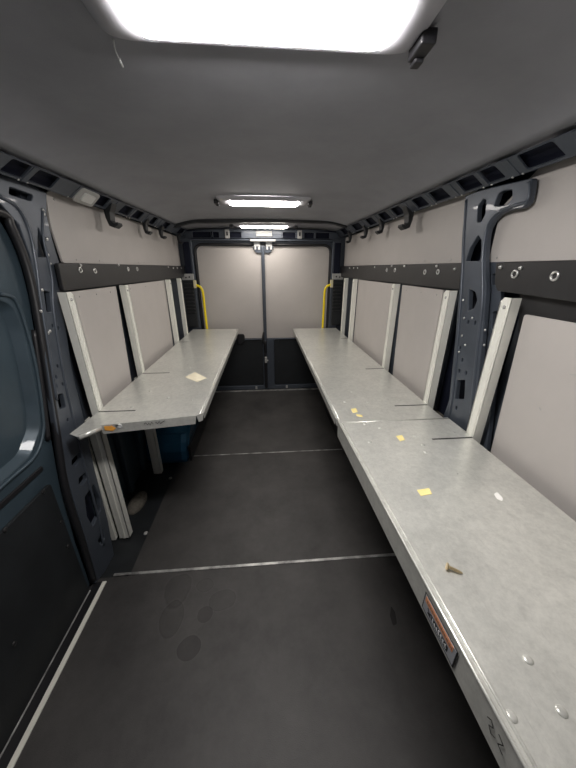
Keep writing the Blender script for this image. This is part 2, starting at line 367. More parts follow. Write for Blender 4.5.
fp = [(0.994, 1.645), (0.983, 1.595), (1.035, 1.588), (1.097, 1.581), (1.134, 1.549), (1.136, 1.497), (1.120, 1.421), (1.072, 1.288), (1.034, 1.104), (0.977, 0.826)]
tube(bm, smooth_path([(0.82, a, b) for a, b in fp]), 0.006, 6)
obj('pillar_flange', bm, paint, wr, smooth=True)
bm = nb()
for a, b in [(1.181, 1.277), (1.150, 1.208), (1.138, 1.136), (1.134, 1.068), (1.019, 1.185), (1.103, 1.216), (1.107, 1.105), (1.005, 1.131)]: disc(bm, (0.8195, a, b), (-1, 0, 0), 0.005, 0.004, 7)
obj('rivet', bm, chrome, wr, smooth=True)

# ---- roof rails: slanted punched sheet from the wall up to the ceiling
def rail(s, wins, wall, rx0=0.815, rz0=1.668, rx1=0.748, rz1=1.728):
    d = Vector((s * (rx1 - rx0), 0, rz1 - rz0)); Lw = d.length; d.normalize(); n = Vector((0, 1, 0)).cross(d) * 1.0
    M = Matrix(((0, d.x, n.x, s * rx0), (1, 0, n.y, 0), (0, d.z, n.z, rz0), (0, 0, 0, 1)))
    holes = [rounded([(a, 0.021), (b, 0.021), (b - 0.004, Lw - 0.006), (a + 0.004, Lw - 0.006)], 0.008, 3) for a, b in wins]
    def warp(bm):
        for v in bm.verts:
            k = (v.co.z - rz0) / (rz1 - rz0)
            v.co.z += (1 - k) * (1.655 + 0.011 * v.co.y - rz0) + k * (rail_top(v.co.y) - rz1)
        return bm
    obj('roof_rail', warp(plate([(-0.45, 0.010), (3.30, 0.010), (3.30, Lw), (-0.45, Lw)], holes, M, 0.008, 0.0015)), paint, wall)
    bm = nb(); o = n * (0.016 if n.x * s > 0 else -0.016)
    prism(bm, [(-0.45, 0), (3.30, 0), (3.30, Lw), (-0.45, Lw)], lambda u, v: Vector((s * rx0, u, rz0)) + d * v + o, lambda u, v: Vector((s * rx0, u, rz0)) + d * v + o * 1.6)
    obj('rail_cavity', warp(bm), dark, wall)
    bm = nb()   # seams and doubler plates on the rail
    for a, b in zip(wins, wins[1:]):
        lo = min(a[1], b[0]) if a[0] < b[0] else min(b[1], a[0]); mid = (max(a[0], b[0]) + min(a[1], b[1])) / 2
        prism(bm, [(mid - 0.012, 0.012), (mid + 0.012, 0.012), (mid + 0.012, Lw - 0.004), (mid - 0.012, Lw - 0.004)],
              lambda u, v: Vector((s * rx0, u, rz0)) + d * v - o * 0.19, lambda u, v: Vector((s * rx0, u, rz0)) + d * v - o * 0.41)
    obj('rail_rib', warp(bm), paint, wall, bevel=0.002)
    bm = nb()
    for a, b in zip(wins, wins[1:]):
        for off in (-0.02, 0.02):
            mid = (max(a[0], b[0]) + min(a[1], b[1])) / 2 + off
            disc(bm, Vector((s * rx0, mid, rz0)) + d * 0.011 - o * 0.22, -o, 0.0045, 0.003, 7)
    obj('rail_bolt', warp(bm), chrome, wall, smooth=True)
def spans(pts): return [(min(a[0], b[0]), max(a[0], b[0])) for a, b in zip(pts[::2], pts[1::2])]
wl_w = spans([(1.125, 1.695), (1.214, 1.701), (1.240, 1.699), (1.356, 1.700), (1.362, 1.689), (1.408, 1.686), (1.624, 1.704), (1.749, 1.698), (1.901, 1.697), (2.027, 1.691), (2.069, 1.692), (2.190, 1.687), (2.354, 1.697), (2.454, 1.697), (2.613, 1.703), (2.763, 1.699), (3.063, 1.700), (3.241, 1.700)])
wr_w = spans([(0.865, 1.680), (0.988, 1.691), (1.070, 1.678), (1.151, 1.687), (1.173, 1.677), (1.283, 1.681), (1.371, 1.664), (1.488, 1.662), (1.542, 1.662), (1.651, 1.662), (1.794, 1.675), (1.913, 1.671), (1.986, 1.665), (2.120, 1.671), (2.233, 1.672), (2.381, 1.677), (2.526, 1.686), (2.747, 1.688), (2.942, 1.700), (3.125, 1.700)])
wl_w = [(-0.3, 0.25), (0.35, 0.85)] + wl_w
wr_w = [(-0.35, 0.1), (0.2, 0.75)] + wr_w
def clean(ws):
    ws = sorted(ws); out = []
    for a, b in ws:
        if out: a = max(a, out[-1][1] + 0.022)
        if b - a > 0.03: out.append((a, b))
    return out
rail(-1, clean(wl_w), wl); rail(1, clean(wr_w), wr)

# ---- liner panels (removable plywood boards)
def panel(label, s, outl, x, r=0.01, group=None, screws=(), m_=liner, name='wall_panel'):
    t = thing(name, label, 'wall panel', (s * x, outl[0][0], min(p[1] for p in outl)), group)
    obj('board', plate(rounded(outl, r, 4), [], MX(s * (x + 0.004)), 0.008, 0.001), m_, t)
    if screws:
        bm = nb()
        for a, b in screws: disc(bm, (s * (x - 0.0005), a, b), (-s, 0, 0), 0.004, 0.002, 8)
        obj('screw', bm, cap_m, t, smooth=True)
    return t
g = 'grey liner panels on the side walls'
q = [(1.421, 1.687), (1.380, 1.570), (1.393, 1.420)]
panel('long grey liner panel high on the left wall above the black rail', -1, [(1.41, 1.69), (1.385, 1.56), (1.40, 1.42), (3.28, 1.42), (3.28, 1.69)], 0.85, [.04, .02, .01, .01, .01], g, [(1.45, 1.66), (1.5, 1.435), (1.7, 1.435), (2.3, 1.435), (1.8, 1.66), (2.2, 1.435), (2.8, 1.435)])
panel('long grey liner panel high on the right wall, beyond the pillar', 1, [(1.29, 1.42), (1.29, 1.69), (3.28, 1.69), (3.28, 1.42)], 0.85, .008, g, [(1.37, 1.435), (1.9, 1.435), (2.4, 1.435), (1.6, 1.435), (2.9, 1.435)])
panel('nearer grey liner panel high on the right wall under the roof rail', 1, [(1.13, 1.42), (1.13, 1.60), (1.0, 1.69), (-0.44, 1.69), (-0.44, 1.42)], 0.85, .008, g, [(0.88, 1.655), (1.09, 1.435), (0.6, 1.435)])
panel('nearest grey liner board behind the left shelf', -1, [(1.32, 1.305), (1.295, 0.74), (1.72, 0.74), (1.775, 1.305)], 0.83, .004, g, [(1.42, 1.28), (1.56, 1.28), (1.70, 1.28)])
panel('second grey liner board behind the left shelf', -1, [(1.86, 1.305), (1.84, 0.74), (2.60, 0.74), (2.63, 1.305)], 0.83, .004, g, [(1.95, 1.28), (2.2, 1.28), (2.45, 1.28)])
panel('grey liner board behind the right shelf between its two middle posts', 1, [(1.355, 1.305), (1.295, 0.74), (1.74, 0.70), (1.785, 1.305)], 0.83, .004, g, [(1.40, 1.28), (1.55, 1.28), (1.72, 1.28)])
panel('farther grey liner board behind the right shelf, before the last two posts', 1, [(1.925, 1.305), (1.89, 0.74), (2.66, 0.74), (2.66, 1.305)], 0.83, .004, g, [(2.0, 1.28), (2.3, 1.28), (2.5, 1.28)])
panel('large scuffed grey liner board beside the near right shelf', 1, [(0.885, 1.262), (0.852, 0.74), (-0.44, 0.74), (-0.44, 1.262)], 0.83, .01, g)
# scuffs on the large board
for a, b, l, t, lab in ((0.66, 1.135, .05, -.25, 'longest dark scuff scratch near the top of the large right liner board'), (0.645, 1.115, .035, -.3, 'thin scuff just below the longest scratch on the large right liner board'), (0.73, 1.0, .012, .8, 'tiny isolated scuff lower on the large right liner board')):
    bm = nb(); M = Matrix.Translation((0.8283, a, b)) @ Matrix.Rotation(t, 4, 'X'); box(bm, 0, 0.0005, -l / 2, l / 2, -.0012, .0012, M)
    tag(obj('scuff_mark', bm, cap_m), lab, 'mark', 'scuffs on the large liner board')

# black load rails with rings
def loadband(label, s, outl, x, rings, studs, lowlip=None):
    t = thing('mounting_rail', label, 'mounting rail', (s * x, outl[0][0], 1.3), 'black mounting rails along the side walls')
    obj('strip', plate(rounded(outl, 0.006, 2), [], MX(s * (x + 0.008)), 0.016, 0.003), band_m, t)
    for a, b, r in rings:
        bm = nb(); tube(bm, [(s * (x - 0.001), a + r * math.cos(k * math.pi / 7), b + r * math.sin(k * math.pi / 7)) for k in range(15)], r * 0.3, 6)
        obj('eyelet', bm, chrome, t, smooth=True)
    for a, b in studs:
        bm = nb(); disc(bm, (s * (x + 0.001), a, b), (-s, 0, 0), 0.007, 0.008, 8); obj('bolt', bm, chrome, t, smooth=True)
    return t
loadband('black plastic mounting rail along the left wall', -1, [(1.31, 1.418), (1.30, 1.314), (3.27, 1.314), (3.27, 1.418)], 0.815,
    [(a, b, .010) for a, b in [(1.447, 1.392), (1.567, 1.387), (1.937, 1.394), (2.070, 1.394)]], [(1.456, 1.412), (1.819, 1.416), (2.726, 1.408), (2.868, 1.400), (2.997, 1.400), (3.139, 1.400)])
loadband('long black mounting rail along the right wall past the pillar', 1, [(1.235, 1.418), (1.215, 1.314), (3.27, 1.314), (3.27, 1.418)], 0.815,
    [(a, b, .010) for a, b in [(1.516, 1.381), (1.398, 1.383), (1.882, 1.388), (2.009, 1.388)]], [(1.272, 1.396), (1.416, 1.409), (1.751, 1.411), (1.936, 1.412), (2.239, 1.407), (2.653, 1.400), (2.774, 1.400), (2.906, 1.400)])
nb_ = [(1.035, 1.410), (0.989, 1.323)]
loadband('near black mounting rail on the right wall in front of the pillar', 1, [(1.038, 1.418), (1.022, 1.35), (1.00, 1.325), (-0.44, 1.285), (-0.44, 1.418)], 0.81,
    [(a, b, .011) for a, b in [(0.942, 1.382), (0.802, 1.379)]], [(1.009, 1.403), (0.925, 1.400)])
bm = nb(); prism(bm, [(0.94, 1.33), (-0.44, 1.33), (-0.44, 1.20), (0.90, 1.20)], lambda u, v: (0.842, u, v), lambda u, v: (0.860, u, v))
struct(obj('trim_2', bm, band_m, origin=False), 'dark strip between the near right rail and the large liner board', 'trim')

# ---- dark infill sheets of the body behind the boards
for s, wll, y0, y1 in ((-1, wl, 1.30, 3.28), (1, wr, 1.30, 3.28), (1, wr, -0.44, 0.95)):
    bm = nb(); box(bm, s * 0.875, s * 0.89, y0, y1, 0.62, 1.68); obj('inner_panel', bm, paint, wll)

# ================================================================ REAR
rw = bpy.data.objects.new('wall_rear', None); C.objects.link(rw); struct(rw)
# frame of the door opening
outl = [(-0.955, -0.05), (0.955, -0.05), (0.955, 1.87), (-0.955, 1.87)]
hole = rounded([(-0.70, 0.0), (0.71, 0.0), (0.71, 1.625), (-0.70, 1.625)], [0.03, 0.03, 0.09, 0.09], 6)
obj('door_frame', plate(outl, [hole[::-1]], MY(3.34), 0.06, 0.004), paint, rw)
bm = nb(); tube(bm, [(p[0], 3.30, p[1]) for p in hole] + [(hole[0][0], 3.30, hole[0][1])], 0.011, 8); obj('door_seal', bm, seal_m, rw, smooth=True)
# header with punched windows
wins = [rect(a, b, 1.683, 1.735, 0.006) for a, b in ((-0.70, -0.52), (-0.50, -0.44), (-0.35, -0.22), (0.20, 0.33), (0.42, 0.52), (0.54, 0.68))]
obj('header', plate([(-0.77, 1.668), (0.77, 1.668), (0.77, 1.735), (0.5, 1.755), (-0.5, 1.755), (-0.77, 1.735)], wins, MY(3.285), 0.02, 0.003), paint, rw)
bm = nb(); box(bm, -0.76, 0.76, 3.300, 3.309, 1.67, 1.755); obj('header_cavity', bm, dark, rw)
bm = nb(); box(bm, -0.79, 0.79, 3.255, 3.31, 1.655, 1.67); obj('header_ledge', bm, paint, rw, bevel=0.004)
for s in (-1, 1):
    bm = nb(); box(bm, s * 0.715, s * 0.80, 3.26, 3.31, 0.0, 1.66); obj('rear_pillar', bm, paint, rw, bevel=0.008)
    bm = nb(); box(bm, s * 0.735, s * 0.80, 3.24, 3.262, 1.34, 1.64); obj('pillar_cover', bm, dark, rw, bevel=0.006)
# white boxes on the header
for x, lab in ((-0.355, 'small white connector box on the rear header, left of the latch'), (0.37, 'small white connector box on the rear header, right of the latch')):
    t = thing('connector_box', lab, 'connector', (x, 3.27, 1.685), 'white boxes on the rear header')
    bm = nb(); box(bm, x - .022, x + .022, 3.255, 3.275, 1.675, 1.755); obj('shell', bm, cap_m, t, bevel=0.004)
    bm = nb(); box(bm, x - .008, x + .008, 3.25, 3.256, 1.70, 1.735); obj('socket', bm, band_m, t, bevel=0.002)
bm = nb(); box(bm, -0.07, 0.09, 3.262, 3.275, 1.695, 1.745); tag(obj('name_plate', bm, cap_m, bevel=0.004), 'blurred grey plate in the middle of the rear header', 'plate')
bm = nb(); box(bm, -0.13, 0.125, 3.235, 3.30, 1.648, 1.668)
bm2 = bm; tag(obj('striker_plate', bm2, cap_m, bevel=0.004), 'grey striker ledge above the gap between the rear doors', 'striker plate')

def rear_door(n, x0, x1, lab, s):
    d = bpy.data.objects.new('door_%d' % n, None); C.objects.link(d); d.location = ((x0 + x1) / 2, 3.36, 0); struct(d, lab, 'door')
    xo, xi = (x0, x1) if s < 0 else (x1, x0)     # outer, inner edge
    bm = nb(); box(bm, x0, x1, 3.345, 3.385, 0.005, 1.62); obj('door_leaf', bm, paint, d)
    # upper board
    o = [(x0 + .012, .644), (x1 - .012, .644), (x1 - .012, 1.61), (x0 + .012, 1.61)]
    rr = [.01, .01, .01, .07] if s < 0 else [.01, .01, .07, .01]
    obj('upper_board', plate(rounded(o, rr, 6), [], MY(3.335), 0.010, 0.001), liner, d)
    # lower board and frame members
    gi = 0.035 if s < 0 else 0.10
    a, b = (x0 + .03, x1 - gi) if s < 0 else (x0 + gi, x1 - .03)
    obj('lower_board', plate(rounded([(a, .06), (b, .06), (b, .625), (a, .625)], .02, 4), [], MY(3.335), 0.010, 0.001), board_m, d)
    fr = plate([(x0 + .005, .01), (x1 - .005, .01), (x1 - .005, .64), (x0 + .005, .64)], [rounded([(a - .004, .056), (b + .004, .056), (b + .004, .629), (a - .004, .629)], .02, 4)[::-1]], MY(3.325), 0.03, 0.004)
    obj('lower_frame', fr, paint, d)
    bm = nb()
    for sx in (a + .05, (a + b) / 2, b - .05):
        for sz in (.10, .35, .60):
            if sz == .35 and sx == (a + b) / 2: continue
            disc(bm, (sx, 3.329, sz), (0, -1, 0), 0.006, 0.003, 8)
    obj('screw', bm, band_m, d, smooth=True)
    bm = nb(); cx = -0.135 if s < 0 else 0.24
    box(bm, cx - .012, cx + .012, 3.303, 3.312, .015, .05); obj('striker', bm, cap_m, d, bevel=0.002)
    # upper latch: dark rounded plate with a bright catch
    lx = -0.065 if s < 0 else 0.058
    lo = rounded([(lx - .045, 1.648), (lx - .045, 1.60), (lx - .015 if s < 0 else lx - .045, 1.545), (lx + .045 if s < 0 else lx + .015, 1.545), (lx + .045, 1.60), (lx + .045, 1.648)], .02, 3)
    lt = obj('latch', plate(lo, [], MY(3.315), 0.02, 0.003), paint, d)
    bm = nb(); box(bm, lx - .032, lx + .032, 3.285, 3.304, 1.605, 1.648); box(bm, lx - .028, lx - .010, 3.29, 3.304, 1.575, 1.606); box(bm, lx + .010, lx + .028, 3.29, 3.304, 1.575, 1.606)
    obj('latch_catch', bm, white_m, lt, bevel=0.004)
    return d
d1 = rear_door(1, -0.70, -0.008, 'left rear door with grey upper board', -1); d2 = rear_door(2, -0.006, 0.71, 'right rear door with grey upper board and overlapping centre post', 1)
bm = nb(); box(bm, -0.026, 0.010, 3.295, 3.33, .62, 1.645); box(bm, -0.020, -0.006, 3.290, 3.30, .62, 1.6); obj('centre_seal', bm, paint, d2, bevel=0.006)
bm = nb(); box(bm, -0.030, 0.006, 3.288, 3.32, 0.03, 0.62); obj('lower_seal', bm, seal_m, d2, bevel=0.01)
bm = nb(); box(bm, -0.022, 0.006, 3.265, 3.29, 0.36, 0.43); box(bm, -0.012, 0.02, 3.27, 3.29, 0.38, 0.395); obj('lower_latch', bm, cap_m, d2, bevel=0.004)
bm = nb(); tube(bm, smooth_path([(-0.02, 3.30, .72), (-0.035, 3.285, .66), (-0.03, 3.28, .60), (-0.01, 3.285, .56), (-0.01, 3.285, .50)]), 0.012, 8); obj('cable', bm, seal_m, d2, smooth=True)
bm = nb(); o = rounded([(-0.33, .70), (-0.245, .70), (-0.245, .62), (-0.275, .575), (-0.33, .575)], .03, 4)
obj('pull_strap', plate(o, [], MY(3.315), 0.025, 0.006), seal_m, d1)
bm = nb(); box(bm, -0.70, 0.70, 3.270, 3.298, 0.0, 0.008); struct(obj('trim_3', bm, alu_strip, origin=False), 'thin bright sill strip before the rear doors', 'trim')

# vents, striker boxes and grab handles on both rear corners
for s, w_ in ((-1, 'left'), (1, 'right')):
    t = thing('air_vent', 'black ribbed air vent in the %s rear corner above the shelf' % w_, 'vent', (s * 0.79, 3.22, 0.80), 'rear corner vents')
    bm = nb(); box(bm, s * 0.736, s * 0.845, 3.244, 3.259, 0.795, 1.283); obj('vent_body', bm, board_m, t, bevel=0.006)
    bm = nb()
    for k in range(9):
        z = 0.95 + k * 0.036; box(bm, s * 0.745, s * 0.832, 3.228, 3.245, z, z + 0.012, Matrix.Translation((0, 0, 0)))
    obj('louvre', bm, cap_m if False else band_m, t, bevel=0.003)
    t = thing('grab_handle', 'bent yellow grab handle standing in the %s rear corner' % w_, 'grab handle', (s * 0.645, 3.2, 0.72), 'yellow grab handles')
    bm = nb(); tube(bm, smooth_path([(s * 0.722, 3.233, 1.232), (s * 0.700, 3.233, 1.230), (s * 0.668, 3.233, 1.215), (s * 0.650, 3.233, 1.180), (s * 0.646, 3.233, 1.12), (s * 0.645, 3.233, 0.95), (s * 0.642, 3.233, 0.70)]), 0.0125, 12)
    obj('bar', bm, yellow_m, t, smooth=True)
    bm = nb(); disc(bm, (s * 0.646, 3.233, 1.02), (0, 0, 1), 0.0145, 0.012, 12, r2=0.0145); obj('collar', bm, yellow_m, t)
    bm = nb(); box(bm, s * 0.705, s * 0.733, 3.218, 3.255, 1.205, 1.283); obj('bracket', bm, mat('cream_bracket_' + w_, (0.62, 0.56, 0.36), 0.5), t, bevel=0.005)
    t = thing('hinge_box', 'pale metal hinge plate on the %s rear pillar above the yellow handle' % w_, 'hinge', (s * 0.78, 3.24, 1.29), 'rear pillar hinge plates')
    bm = nb(); box(bm, s * 0.725, s * 0.845, 3.233, 3.262, 1.285, 1.345); obj('plate', bm, cap_m, t, bevel=0.004)
    bm = nb(); disc(bm, (s * 0.765, 3.226, 1.315), (0, -1, 0), 0.008, 0.005); disc(bm, (s * 0.80, 3.226, 1.310), (0, -1, 0), 0.008, 0.005); obj('bolt', bm, band_m, t)

# ================================================================ SLIDING DOOR (left)
d3 = bpy.data.objects.new('door_3', None); C.objects.link(d3); d3.location = (-0.88, 0.3, 0); struct(d3, 'dark blue sliding door with a rounded pressed recess and a black lower board', 'door')
de = [(1.164, 1.548), (1.201, 1.459), (1.183, 1.290), (1.129, 1.054), (1.072, 0.800), (1.027, 0.564), (1.001, 0.281), (0.995, 0.006)]
outl = [(-0.44, 0.0)] + [(de[-1][0], 0.0)] + de[::-1][1:] + [(1.10, 1.56), (-0.44, 1.56)]
rec = [(1.056, 1.302), (1.095, 1.278), (1.102, 1.194), (1.081, 1.050), (1.053, 0.907), (1.024, 0.829), (0.951, 0.767), (0.816, 0.756)]
rec = rec + [(0.50, 0.725), (-0.2, 0.72), (-0.35, 0.85), (-0.35, 1.24), (-0.2, 1.31), (0.9, 1.315)]
obj('door_shell', plate(outl, [rounded(rec, 0.02, 3)], MX(-0.879), 0.018, 0.005), paint_blue, d3)
bm = nb(); prism(bm, [(-0.44, 0.02), (1.0, 0.02), (1.10, 0.8), (1.16, 1.3), (1.1, 1.55), (-0.44, 1.55)], lambda u, v: (-0.897, u, v), lambda u, v: (-0.91, u, v))
obj('recess_panel', bm, paint_blue, d3)
# sloping inner flange of the recess
rr_ = rounded(rec, 0.02, 3); bm = nb(); cx_, cz_ = 0.4, 1.1
ra = [bm.verts.new((-0.869, a, b)) for a, b in rr_]; rb = [bm.verts.new((-0.898, a + (cx_ - a) * .03, b + (cz_ - b) * .05)) for a, b in rr_]
for i in range(len(rr_)): bm.faces.new((ra[i], ra[(i + 1) % len(rr_)], rb[(i + 1) % len(rr_)], rb[i]))
obj('recess_flange', bm, paint_blue, d3, smooth=True)
bb = [(0.968, 0.619), (0.963, 0.205), (0.961, -0.007), (0.741, 0.626)]
bo = [(-0.44, 0.005), (bb[2][0], 0.005), (bb[1][0], bb[1][1]), (bb[0][0] + .004, bb[0][1]), (-0.44, bb[0][1])]
obj('lower_board', plate(rounded(bo, 0.012, 3), [], MX(-0.861), 0.012, 0.001), board_m, d3)
bm = nb()
for a, b in [(0.756, 0.618), (0.928, 0.616), (0.953, 0.439), (0.942, 0.315), (0.631, 0.253)]: disc(bm, (-0.8552, a, b), (1, 0, 0), 0.009, 0.004, 10)
obj('screw', bm, band_m, d3, smooth=True)
tt = [(0.784, 0.687), (0.973, 0.697)]
bm = nb(); box(bm, -0.870, -0.862, -0.44, tt[1][0], tt[1][1] - .014, tt[1][1] + .004); obj('trim_strip', bm, seal_m, d3, bevel=0.002)
bm = nb()
fp = [(1.062, 1.321), (1.113, 1.297), (1.120, 1.198), (1.104, 1.050), (1.068, 0.900), (1.035, 0.813), (0.961, 0.751), (0.808, 0.742)]
tube(bm, smooth_path([(-0.868, a, b) for a, b in fp] + [(-0.868, 0.45, 0.712), (-0.868, -0.4, 0.712)]), 0.007, 6)
obj('pressed_bead', bm, paint_blue, d3, smooth=True)
bm = nb(); tube(bm, [(-0.852, -0.44, 0.004), (-0.852, bb[2][0], 0.004)], 0.003, 6); obj('sill_bead', bm, alu_strip, d3)
# seal between door and pillar
sp = [(1.148, 1.569), (1.178, 1.526), (1.193, 1.420), (1.182, 1.297), (1.138, 1.079), (1.087, 0.836), (1.033, 0.594), (1.016, 0.438), (1.012, 0.266), (0.998, 0.021)]
bm = nb(); tube(bm, smooth_path([(-0.852, -0.44, 1.565), (-0.852, 0.9, 1.565)] + [(-0.852, a, b) for a, b in sp]), 0.014, 10)
sl = obj('door_seal', bm, seal_m, wl, smooth=True)
sp = [(1.149, 1.185), (1.090, 0.945), (1.041, 0.773)]
bm = nb(); tube(bm, smooth_path([(-0.866, a, b) for a, b in sp]), 0.010, 8); obj('edge_gasket', bm, seal_m, d3, smooth=True)

# ================================================================ FLOOR TRIMS
bm = nb(); box(bm, -0.778, 0.80, 1.024, 1.037, -0.004, 0.0035)
struct(obj('trim_4', bm, alu_strip, origin=False), 'nearer aluminium joint strip across the floor', 'trim')
bm = nb(); box(bm, -0.70, 0.70, 1.984, 1.992, -0.004, 0.003)
struct(obj('trim_5', bm, alu_strip, origin=False), 'farther aluminium joint strip across the floor', 'trim')
bm = nb(); box(bm, -0.815, -0.797, -0.44, 1.0, -0.004, 0.006)
struct(obj('trim_6', bm, mat('cream_edge', (0.72, 0.71, 0.64), 0.5), origin=False, bevel=0.002), 'pale edging strip beside the sliding door step', 'trim')
bm = nb(); box(bm, -0.853, -0.816, -0.44, 1.0, -0.004, 0.001); struct(obj('trim_7', bm, seal_m, origin=False), 'black step edge between strip and sliding door', 'trim')
# dirt and bolts in the channel left of the floor board
bm = nb()
for (a, b) in ((-0.72, 1.28), (-0.72, 1.75), (-0.73, 2.0)): disc(bm, (a, b, -0.015), (0, 0, 1), 0.012, 0.008, 10)
obj('floor_bolt', bm, cap_m, fl, smooth=True)
bm = nb(); bmesh.ops.create_icosphere(bm, subdivisions=3, radius=1, matrix=Matrix.Translation((-0.86, 1.52, -0.01)) @ Matrix.Diagonal((0.05, 0.10, 0.035, 1)))
obj('floor_dirt', bm, dirt, fl, smooth=True)  # low lump of sandy dirt lying in the channel

# ================================================================ SHELVES
def channel(bm, s, y, z0, z1, d=0.032, w=0.046, x=0.79, chamfer=True):
    t = 0.003
    X = lambda a: s * (x + a)
    # web facing the aisle, two flanges towards the wall
    c = 0.014 if chamfer else 0
    prism(bm, [(y, z0), (y + w, z0), (y + w, z1 - c), (y + w - c, z1), (y, z1)], lambda u, v: (X(0), u, v), lambda u, v: (X(t), u, v))
    box(bm, X(0.0), X(d), y - 0.0005, y + t, z0, z1); box(bm, X(0.0), X(d), y + w - t, y + w + .0005, z0, z1 - c)
    box(bm, X(-0.0025), X(0.001), y + 0.010, y + 0.013, z0, z1); box(bm, X(-0.002), X(0.001), y + 0.034, y + 0.036, z0, z1 - c)
    return bm
def post(s, y, par, z0=0.0, z1=1.31, name='upright'):
    o = obj(name, channel(nb(), s, y, z0, z1), galv_up, par)
    bm = nb()
    disc(bm, (s * 0.789, y + 0.022, z1 - 0.03), (-s, 0, 0), 0.006, 0.004, 9); obj('bolt', bm, cap_m, o, smooth=True)
    return o
def deck(outl, z, lips, par, slots, rivets, bead):
    bm = nb(); prism(bm, outl, lambda u, v: (u, v, z), lambda u, v: (u, v, z - 0.003)); obj('shelf_board', bm, shelf_m, par, bevel=0.001)
    for (a, b, dpt) in lips:
        a = Vector(a); b = Vector(b); n = (b - a).normalized(); nn = Vector((-n.y, n.x)) * 0.0015
        bm = nb(); v = []
        q = [a - nn, b - nn, b + nn, a + nn]; ins = n * 0.008
        lo = [a - nn + ins, b - nn - ins, b + nn - ins, a + nn + ins]
        top = [bm.verts.new((p.x, p.y, z)) for p in q]; bot = [bm.verts.new((p.x, p.y, z - dpt)) for p in lo]
        bm.faces.new(top); bm.faces.new(bot[::-1])
        for i in range(4): bm.faces.new((top[i], top[(i + 1) % 4], bot[(i + 1) % 4], bot[i]))
        obj('folded_edge', bm, shelf_m, par)
    bm = nb()
    for a, b in bead: tube(bm, [(a[0], a[1], z + 0.0005), (b[0], b[1], z + 0.0005)], 0.003, 8)
    obj('rolled_bead', bm, shelf_m, par, smooth=True)
    if slots:
        for x0, x1, y in slots:
            bm = nb(); box(bm, min(x0, x1), max(x0, x1), y - 0.0035, y + 0.0035, z - 0.001, z + 0.0008); obj('slot', bm, black_m, par)
    if rivets:
        for x, y in rivets:
            bm = nb(); disc(bm, (x, y, z - 0.0005), (0, 0, 1), 0.008, 0.003, 12); obj('rivet', bm, shelf_m, par, smooth=True)
# left shelf
ZL = 0.780
SL = thing('metal_shelf', 'galvanised sheet metal shelf along the left wall with slotted posts', 'shelf', (-0.55, 2.2, 0.0))
deck([(-0.788, 3.215), (-0.298, 3.215), (-0.298, 1.215), (-0.325, 1.190), (-0.700, 1.135), (-0.757, 1.046), (-0.80, 1.07), (-0.788, 1.25)], ZL,
     [((-0.298, 3.215), (-0.298, 1.215), .032), ((-0.715, 1.130), (-0.325, 1.190), .042), ((-0.325, 1.190), (-0.298, 1.215), .036), ((-0.788, 3.215), (-0.788, 1.28), .03)], SL,
     [(-0.786, -0.62, 1.262), (-0.786, -0.62, 1.79), (-0.786, -0.70, 2.63)],
     [(-0.643, 1.138), (-0.652, 1.302), (-0.511, 1.395), (-0.382, 1.361), (-0.636, 1.496), (-0.512, 1.877), (-0.498, 2.334)], [((-0.312, 3.2), (-0.312, 1.20))])
bm = nb(); tube(bm, [(-0.760, 1.055, ZL - .010), (-0.712, 1.128, ZL - .012)], 0.012, 8); obj('corner_curl', bm, shelf_m, SL, smooth=True)
for y in (1.268, 1.795, 2.62, 2.955): post(-1, y, SL, z0=(0.74 if y < 2 else 0.0 if y > 2.8 else 0.345))
for y in (1.245, 1.79):
    bm = nb(); box(bm, -0.848, -0.792, y, y + .003, 0, .745); box(bm, -0.795, -0.792, y, y + .04, 0, .745); box(bm, -0.848, -0.845, y, y + .04, 0, .745); box(bm, -0.826, -0.814, y - .0025, y, 0, .745)
    obj('leg', bm, galv_up, SL)
bm = nb(); box(bm, -0.884, -0.862, 1.235, 1.262, 0.0, 0.75); obj('back_strut', bm, galv_up, SL)
# right far shelf
ZR = 0.772
SR = thing('metal_shelf', 'far galvanised shelf on the right, running back to the rear doors', 'shelf', (0.55, 2.2, 0.0))
deck([(0.303, 3.215), (0.788, 3.215), (0.788, 1.075), (0.32, 1.075), (0.303, 1.13)], ZR,
     [((0.303, 3.215), (0.303, 1.13), .034), ((0.303, 1.13), (0.32, 1.08), .030), ((0.788, 3.215), (0.788, 1.31), .03)], SR,
     [(0.62, 0.786, 1.232), (0.66, 0.786, 1.79), (0.72, 0.786, 2.69), (0.67, 0.786, 1.092)],
     [(0.459, 1.416), (0.504, 1.286), (0.661, 1.322), (0.676, 1.296), (0.388, 1.295), (0.549, 1.662), (0.565, 2.281)], [((0.315, 3.2), (0.315, 1.12))])
for y in (1.235, 1.795, 2.655, 2.955): post(1, y, SR, z0=(0.0 if y < 2 or y > 2.8 else 0.345))
# right near shelf
ZN = 0.790
SN = thing('metal_shelf', 'near galvanised shelf on the right with a warning label on its front edge', 'shelf', (0.55, 0.4, 0.0))
deck([(0.298, 1.068), (0.785, 1.068), (0.79, -0.44), (0.342, -0.44)], ZN,
     [((0.298, 1.068), (0.342, -0.44), .068), ((0.785, 1.068), (0.79, 0.93), .03)], SN,
     [(0.625, 0.786, 0.905)], [(0.380, 0.905), (0.570, 0.933), (0.570, 0.870), (0.555, 0.827), (0.423, 0.246), (0.343, 0.186), (0.421, 0.185), (0.405, 1.039), (0.456, 1.002)], [((0.310, 1.06), (0.354, -0.43)), ((0.300, 1.058), (0.784, 1.058))])
bm = nb(); tube(bm, [(0.298, 1.066, ZN), (0.342, -0.43, ZN)], 0.0035, 8); obj('rounded_edge', bm, shelf_m, SN, smooth=True)
post(1, 0.902, SN); post(1, 0.30, SN, z1=0.775, name='leg'); post(1, -0.30, SN, z1=0.775, name='leg')
